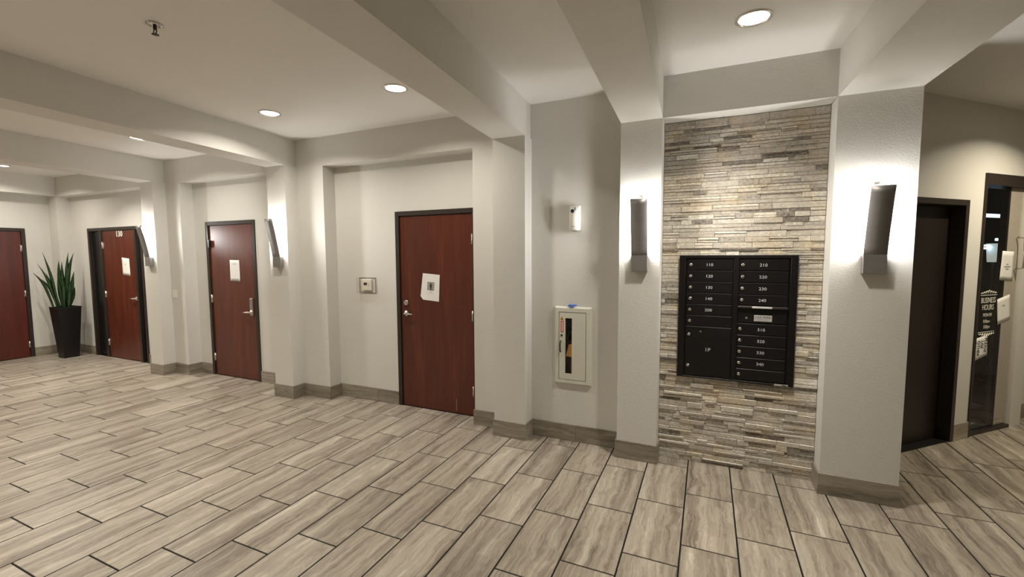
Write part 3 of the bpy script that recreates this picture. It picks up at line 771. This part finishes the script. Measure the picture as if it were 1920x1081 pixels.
# ------------------------------------------------------------------ air freshener
af = empty('air_freshener', (-1.069, YW, 2.018)); tag(af, 'white automatic air freshener dispenser high on the wall', 'dispenser')
b = B(); n = 10; prof = []
def shell(z):
    t = (z + 0.108) / 0.216
    return 0.066 + 0.012 * math.sin(PI * min(1, t * 1.1)) - (0.018 * max(0, t - 0.82) / 0.18)
rows = []
for i in range(n + 1):
    z = -0.105 + 0.215 * i / n; d = shell(z); row = []
    for j in range(9):
        a = PI * j / 8; x = -0.047 * math.cos(a); y = -0.022 - (d - 0.022) * math.sin(a) ** 0.5 if 0 < j < 8 else 0.0
        row.append(b.bm.verts.new((x, y, z)))
    rows.append(row)
for A, C2 in zip(rows, rows[1:]):
    for j in range(8):
        b.bm.faces.new((A[j], A[j + 1], C2[j + 1], C2[j])).smooth = True
    b.bm.faces.new((A[8], A[0], C2[0], C2[8]))
b.bm.faces.new(rows[0][::-1]); b.bm.faces.new(rows[-1])
b.build('housing', M['white'], af)
b = B(); b.lathe([(0.016, -0.060), (0.016, -0.079), (0.010, -0.0795)], (-0.012, 0, 0.062), 'Y', 18); b.build('spray_opening', M['black'], af)
B().box(0.008, 0.014, -0.081, -0.07, 0.068, 0.094, 0.001).build('indicator_window', M['ink'], af)
B().box(-0.022, 0.010, -0.081, -0.07, -0.073, -0.068).build('label_strip', M['greyink'], af)
B().lathe([(0.018, 0), (0.018, -0.003), (0.012, -0.005)], (0, -0.04, -0.105), 'Z', 16).build('base_latch', M['greyink'], af)

# ------------------------------------------------------------------ thermostat under a clear guard
th = empty('thermostat', (-3.602, YA, 1.358)); tag(th, 'white thermostat under a clear locking guard', 'thermostat')
B().box(-0.066, 0.070, -0.028, 0.0, -0.056, 0.070, 0.004).build('body', M['white'], th)
B().box(-0.038, 0.012, -0.0295, -0.0275, 0.004, 0.034).build('display', M['ink'], th)
B().box(0.030, 0.042, -0.030, -0.0275, 0.014, 0.024, 0.001).box(0.030, 0.042, -0.030, -0.0275, -0.006, 0.004, 0.001).build('button', M['greyink'], th)
g = B(); gx, gz0, gz1, gd = 0.118, -0.086, 0.090, 0.062
g.box(-gx, gx, -gd, -gd + 0.003, gz0, gz1).box(-gx, -gx + 0.003, -gd + 0.003, 0, gz0, gz1).box(gx - 0.003, gx, -gd + 0.003, 0, gz0, gz1).box(-gx + .003, gx - .003, -gd + 0.003, 0, gz1 - 0.003, gz1).box(-gx + .003, gx - .003, -gd + 0.003, 0, gz0, gz0 + 0.003)
g.build('guard', M['clear'], th)
B().lathe([(0.009, -gd), (0.009, -gd - 0.008), (0.005, -gd - 0.009)], (-0.03, 0, gz0 + 0.02), 'Y', 12).build('lock', M['chrome'], th)
B().box(-gx - 0.003, gx + 0.003, -0.006, -0.001, gz0 - 0.003, gz0 + 0.004).box(-gx - 0.003, gx + 0.003, -0.006, -0.001, gz1 - 0.004, gz1 + 0.003).box(-gx - 0.003, -gx + 0.004, -0.006, -0.001, gz0, gz1).box(gx - 0.004, gx + 0.003, -0.006, -0.001, gz0, gz1).build('base_ring', M['greyink'], th)

# ------------------------------------------------------------------ light switch
sw = empty('light_switch', (-7.014, YW, 1.160)); tag(sw, 'white light switch on the pier right of the 130 sconce', 'switch')
B().box(-0.052, 0.052, -0.006, 0, -0.060, 0.060, 0.003).build('cover_plate', M['white'], sw)
B().box(-0.017, 0.017, -0.010, -0.005, -0.034, 0.034, 0.002).build('rocker', M['white'], sw)

# ------------------------------------------------------------------ notices
def sheet(name, label, loc, rz, corners, curl=0.006, cat='notice', group=None):
    """a sheet from four corners (x, z) TL TR BR BL, slightly bowed off its door"""
    r = empty(name, loc, rz); tag(r, label, cat, group)
    n = 6; b = B(); G = []
    TLc, TRc, BRc, BLc = [Vector(c) for c in corners]
    for side in (0, 1):
        g = []
        for i in range(n + 1):
            row = []
            for j in range(n + 1):
                u, v = i / n, j / n
                p = TLc.lerp(TRc, u).lerp(BLc.lerp(BRc, u), v)
                y = -0.0022 - curl * (v ** 2) * (0.35 + 0.65 * abs(u - 0.5) * 2) - (0.0 if side else 0.0004)
                row.append(b.bm.verts.new((p.x, y, p.y)))
            g.append(row)
        G.append(g)
    for s, g in enumerate(G):
        for i in range(n):
            for j in range(n):
                q = (g[i][j], g[i + 1][j], g[i + 1][j + 1], g[i][j + 1])
                b.bm.faces.new(q if s == 0 else q[::-1]).smooth = True
    f_, k_ = G
    for i in range(n):
        for (A, C2) in (((i, 0), (i + 1, 0)), ((i, n), (i + 1, n)), ((0, i), (0, i + 1)), ((n, i), (n, i + 1))):
            b.bm.faces.new((f_[A[0]][A[1]], f_[C2[0]][C2[1]], k_[C2[0]][C2[1]], k_[A[0]][A[1]]))
    b.build('sheet', M['paper'], r)
    return r
LF = 0.004
# on door 130
r = sheet('paper_notice', 'white sheet with a line of type on the 130 door', (x2, YA + LF, 0), 0, [(-8.732 - x2, 1.690), (-8.520 - x2, 1.672), (-8.509 - x2, 1.393), (-8.722 - x2, 1.408)], 0.002, group='paper notices')
B().box(-8.66 - x2, -8.60 - x2, -0.0038, -0.0032, 1.582, 1.586).box(-8.655 - x2, -8.61 - x2, -0.0038, -0.0032, 1.565, 1.568).build('type_lines', M['dim_ink'], r)
# on door 3, the code square of the photograph is left out
r = sheet('paper_notice', 'tall white sheet on the lock plate door', (x3, YA + LF, 0), 0, [(-6.042 - x3, 1.652), (-5.845 - x3, 1.648), (-5.835 - x3, 1.358), (-6.038 - x3, 1.362)], 0.004, group='paper notices')
B().box(-5.985 - x3, -5.90 - x3, -0.0034, -0.0028, 1.600, 1.604).box(-5.98 - x3, -5.91 - x3, -0.0034, -0.0028, 1.588, 1.591).build('type_lines', M['dim_ink'], r)
# on door 4, tilted sheet with a photo of a standing figure
r = empty('paper_notice', (x4, YA + LF, 0)); tag(r, 'tilted white sheet with a grey picture of a figure on the deadbolt door', 'notice', 'paper notices')
pts = [(-2.830, 1.510), (-2.614, 1.494), (-2.630, 1.205), (-2.832, 1.220), (-2.866, 1.257)]
B().prism([(x - x4, z) for x, z in pts], -0.0042, -0.0030).build('sheet', M['paper'], r)
q = [(-2.772, 1.418), (-2.682, 1.412), (-2.689, 1.320), (-2.778, 1.325)]
B().prism([(x - x4, z) for x, z in q], -0.0048, -0.0042).build('picture', M['greyink'], r)
cx = -2.729 - x4
B().cyl((cx, -0.0048, 1.396), (cx, -0.0054, 1.396), 0.0075, n=12).prism([(cx - .013, 1.388), (cx + .013, 1.388), (cx + .012, 1.362), (cx + .007, 1.358), (cx + .006, 1.328), (cx - .007, 1.328), (cx - .007, 1.358), (cx - .013, 1.362)], -0.0054, -0.0048).build('figure', M['ink'], r)
B().box(-2.750 - x4, -2.712 - x4, -0.0048, -0.0042, 1.303, 1.308).box(-2.790 - x4, -2.690 - x4, -0.0046, -0.0042, 1.2885, 1.290).build('type_lines', M['dim_ink'], r)
# three on the glass door (coordinates along the angled wall, from the frame)
dl = on_angle(0.225, 0.0305)
r = sheet('taped_notice', 'white sheet taped high on the glass door', on_angle(0.225, 0.029), AR, [(0.425, 1.722), (0.622, 1.715), (0.622, 1.436), (0.405, 1.449)], 0.001, group='sheets on the glass door')
for i, wd in enumerate((0.03, 0.10, 0.05)):
    B().box(0.52 - wd / 2, 0.52 + wd / 2, -0.0042, -0.0032, 1.590 - i * 0.022, 1.600 - i * 0.022).build('type_lines', M['dim_ink'], r)
r = sheet('taped_notice', 'white sheet right of the business hours lettering', on_angle(0.225, 0.029), AR, [(0.398, 1.266), (0.603, 1.310), (0.640, 1.068), (0.432, 1.024)], 0.001, group='sheets on the glass door')
B().box(0.49, 0.53, -0.0042, -0.0032, 1.198, 1.203).box(0.50, 0.52, -0.0042, -0.0032, 1.205, 1.212).build('type_lines', M['dim_ink'], r)
r = sheet('taped_notice', 'sideways sheet reading please use other door', on_angle(0.225, 0.030), AR, [(0.032, 0.902), (0.285, 0.938), (0.300, 0.748), (0.050, 0.690)], 0.001, group='sheets on the glass door')
for i, s in enumerate(('PLEASE', 'USE', 'OTHER', 'DOOR ^')):
    text(s.replace('^', ''), 'lettering', M['ink'], r, (0.262 - i * 0.056, -0.0042, 0.842 - (0.0 if i != 1 else -0.02) - i * 0.012), 0.058, rot_z=-PI / 2 - 0.06, sx=0.78, extrude=0.0005)
B().prism([(0.092, 0.718), (0.098, 0.738), (0.104, 0.718), (0.100, 0.720), (0.100, 0.702), (0.096, 0.702), (0.096, 0.720)], -0.0045, -0.0036).build('arrow', M['ink'], r)

# ------------------------------------------------------------------ potted snake plant
pp = empty('potted_plant', (-9.94, 3.70, 0)); tag(pp, 'tall snake plant in a black tapered planter in the corner', 'plant')
b = B()
def sq(h, z): return [b.bm.verts.new((sx * h, sy * h, z)) for sx, sy in ((-1, -1), (1, -1), (1, 1), (-1, 1))]
RR = [sq(0.098, 0.0), sq(0.150, 0.84), sq(0.153, 0.845), sq(0.153, 0.865), sq(0.138, 0.865), sq(0.132, 0.80)]
for A, C2 in zip(RR, RR[1:]):
    for i in range(4):
        b.bm.faces.new((A[i], A[(i + 1) % 4], C2[(i + 1) % 4], C2[i]))
b.bm.faces.new(RR[0][::-1]); b.bm.faces.new(RR[-1])
b.build('planter', M['pot'], pp)
b = B(); b.box(-0.13, 0.13, -0.13, 0.13, 0.80, 0.82, 0.006); b.build('soil', M['soil'], pp)
def leaf(base, tip, bend, wdt, face):
    base, tip = Vector(base), Vector(tip); n = 12; b = B(); L = (tip - base).length
    fd = Vector((math.cos(face), math.sin(face), 0)); rows = []
    for i in range(n + 1):
        t = i / n
        c = base.lerp(tip, t) + Vector(bend) * (4 * t * (1 - t))
        d = (tip - base).normalized(); side = (fd - d * fd.dot(d)).normalized(); nn = d.cross(side)
        w = wdt * (0.55 + 0.9 * t) if t < 0.5 else wdt * (1.0 - ((t - 0.5) / 0.5) ** 1.7)
        w = max(w, 0.0015); th_ = 0.0035 * (1.05 - t)
        wav = 0.006 * math.sin(t * 9 + face * 3)
        rows.append([b.bm.verts.new(c - side * w + nn * (0.25 * w + wav)), b.bm.verts.new(c - nn * th_ + nn * wav), b.bm.verts.new(c + side * w + nn * (0.25 * w + wav)), b.bm.verts.new(c + nn * th_ + nn * wav)])
    for A, C2 in zip(rows, rows[1:]):
        for j in range(4):
            b.bm.faces.new((A[j], A[(j + 1) % 4], C2[(j + 1) % 4], C2[j])).smooth = True
    b.bm.faces.new(rows[0]); b.bm.faces.new(rows[-1][::-1])
    o = b.mesh('leaf', M['leaf'])
    me = link_mesh('leaf', o, pp)
    return me
lv = [  # tip x, y, z relative to the planter, half width, facing, bend
    (-0.080, -0.195, 1.778, 0.026, 0.6, (0.01, 0.01, -0.02)), (-0.105, -0.260, 1.595, 0.022, 0.5, (0.01, 0.02, 0.03)), (-0.125, -0.314, 1.448, 0.023, 0.7, (0.01, 0.02, 0.06)),
    (-0.075, -0.180, 1.443, 0.026, 0.5, (0, 0, 0.01)), (-0.02, -0.03, 1.644, 0.034, 0.9, (-0.01, -0.02, 0)), (-0.008, 0.0, 1.626, 0.028, 1.2, (0, 0, 0)),
    (0.024, 0.083, 1.779, 0.031, 0.9, (0, -0.03, 0)), (0.046, 0.143, 1.770, 0.034, 1.0, (0, -0.055, 0)), (0.042, 0.133, 1.46, 0.033, 0.8, (0, -0.01, 0)),
    (0.041, 0.129, 1.200, 0.027, 1.1, (0, 0.01, 0)), (-0.03, -0.06, 1.34, 0.031, 1.1, (0, 0, 0)), (0.06, -0.03, 1.40, 0.030, 0.8, (0, 0, 0)),
    (-0.07, -0.17, 1.23, 0.028, 0.8, (0, 0, 0.02)), (0.0, 0.05, 1.47, 0.032, 0.7, (0, 0, 0)), (-0.09, -0.23, 1.34, 0.024, 0.9, (0, 0.02, 0.03)), (0.10, 0.05, 1.30, 0.028, 1.0, (0, 0, 0))]
for i, (tx, ty, tz, wd, fc, bd) in enumerate(lv):
    leaf((tx * 0.4 + random.uniform(-.03, .03), ty * 0.33 + random.uniform(-.02, .02), 0.81), (tx, ty, tz), bd, wd, fc)

# ------------------------------------------------------------------ inside the dark shop, mostly added shapes for the blur in the glass
def glow_bar(name, label, u0, u1, y, z, hgt, depth=0.05, shape=None):  # made-up glowing bar standing in for a bright blur in the glass
    r = empty(name, on_angle((u0 + u1) / 2, y, z), AR); tag(r, label, 'glowing shape', 'blue-white glows added in the shop')
    w = (u1 - u0) / 2
    B().box(-w, w, 0.0, depth, -hgt, hgt, min(hgt, depth) * 0.3).build('lit_bar', M['coolglow'], r)
    B().box(-w * 1.02, w * 1.02, depth, depth + 0.03, -hgt * 1.1, hgt * 1.1).build('tray', M['blackmetal'], r)
    return r

glow_bar('glow_bar', 'long added blue-white glow highest behind the shop glass', 2.52, 3.06, 0.98, 2.185, 0.020)
glow_bar('glow_bar', 'right-hand added blue-white glow at mid height in the shop', 2.88, 3.22, 0.98, 1.880, 0.016)
glow_bar('glow_bar', 'upper of two short added blue-white glows left in the shop', 2.54, 2.72, 0.98, 1.800, 0.011)
glow_bar('glow_bar', 'lower of two short added blue-white glows left in the shop', 2.55, 2.70, 0.98, 1.765, 0.012)
r = empty('glow_curve', on_angle(2.97, 0.98, 1.70), AR); tag(r, 'added blue-white glowing curve low behind the glass', 'sign')  # added glowing curve in place of an unreadable bright shape
b = B(); b.tube([(0.075 * math.cos(a), 0.0, 0.065 * math.sin(a)) for a in [math.radians(t) for t in range(50, 320, 15)]], 0.019, 8); b.build('lit_curve', M['coolglow'], r)
B().box(-0.10, 0.10, 0.022, 0.04, -0.10, 0.12).build('backing', M['blackmetal'], r)
r = empty('glow_column', on_angle(2.76, 0.98, 0.006), AR); tag(r, 'pale glowing form added in the dark shop', 'lamp')  # added pale form for a bright blur, no known lamp
b = B(); b.lathe([(0.14, 0.0), (0.14, 0.02), (0.015, 0.03), (0.012, 1.60)], (0, 0, 0), 'Z', 18); b.build('stand', M['blackmetal'], r)
b = B(); b.lathe([(0.055, 1.58), (0.075, 1.82), (0.07, 1.82), (0.05, 1.60)], (0, 0, 0), 'Z', 18); b.build('pale_top', M['pale_glow'], r)
r = empty('black_block', on_angle(2.4, 1.10, 0.0065), AR); tag(r, 'black block added in the dark shop behind the glass door', 'block')  # added block that makes the lower part of the glass dark
B().box(-0.3, 0.85, 0.0, 0.6, 0.08, 1.30, 0.004).build('body', M['blackmetal'], r)
B().box(-0.33, 0.88, -0.03, 0.63, 1.30, 1.335, 0.004).build('block_top', M['mailframe'], r)
B().box(-0.28, 0.83, 0.03, 0.57, 0.0, 0.08).build('block_foot', M['black'], r)
r = empty('floor_leaflet', on_angle(1.36, 0.50, 0.0065), AR); tag(r, 'pale leaflet lying on the dark floor inside the glass door', 'leaflet')
B().box(-0.11, 0.11, -0.08, 0.08, 0.0, 0.003).build('sheet', M['paper'], r)
B().box(-0.09, 0.09, -0.05, -0.04, 0.003, 0.0036).box(-0.09, 0.09, 0.02, 0.03, 0.003, 0.0036).build('type_lines', M['dim_ink'], r)
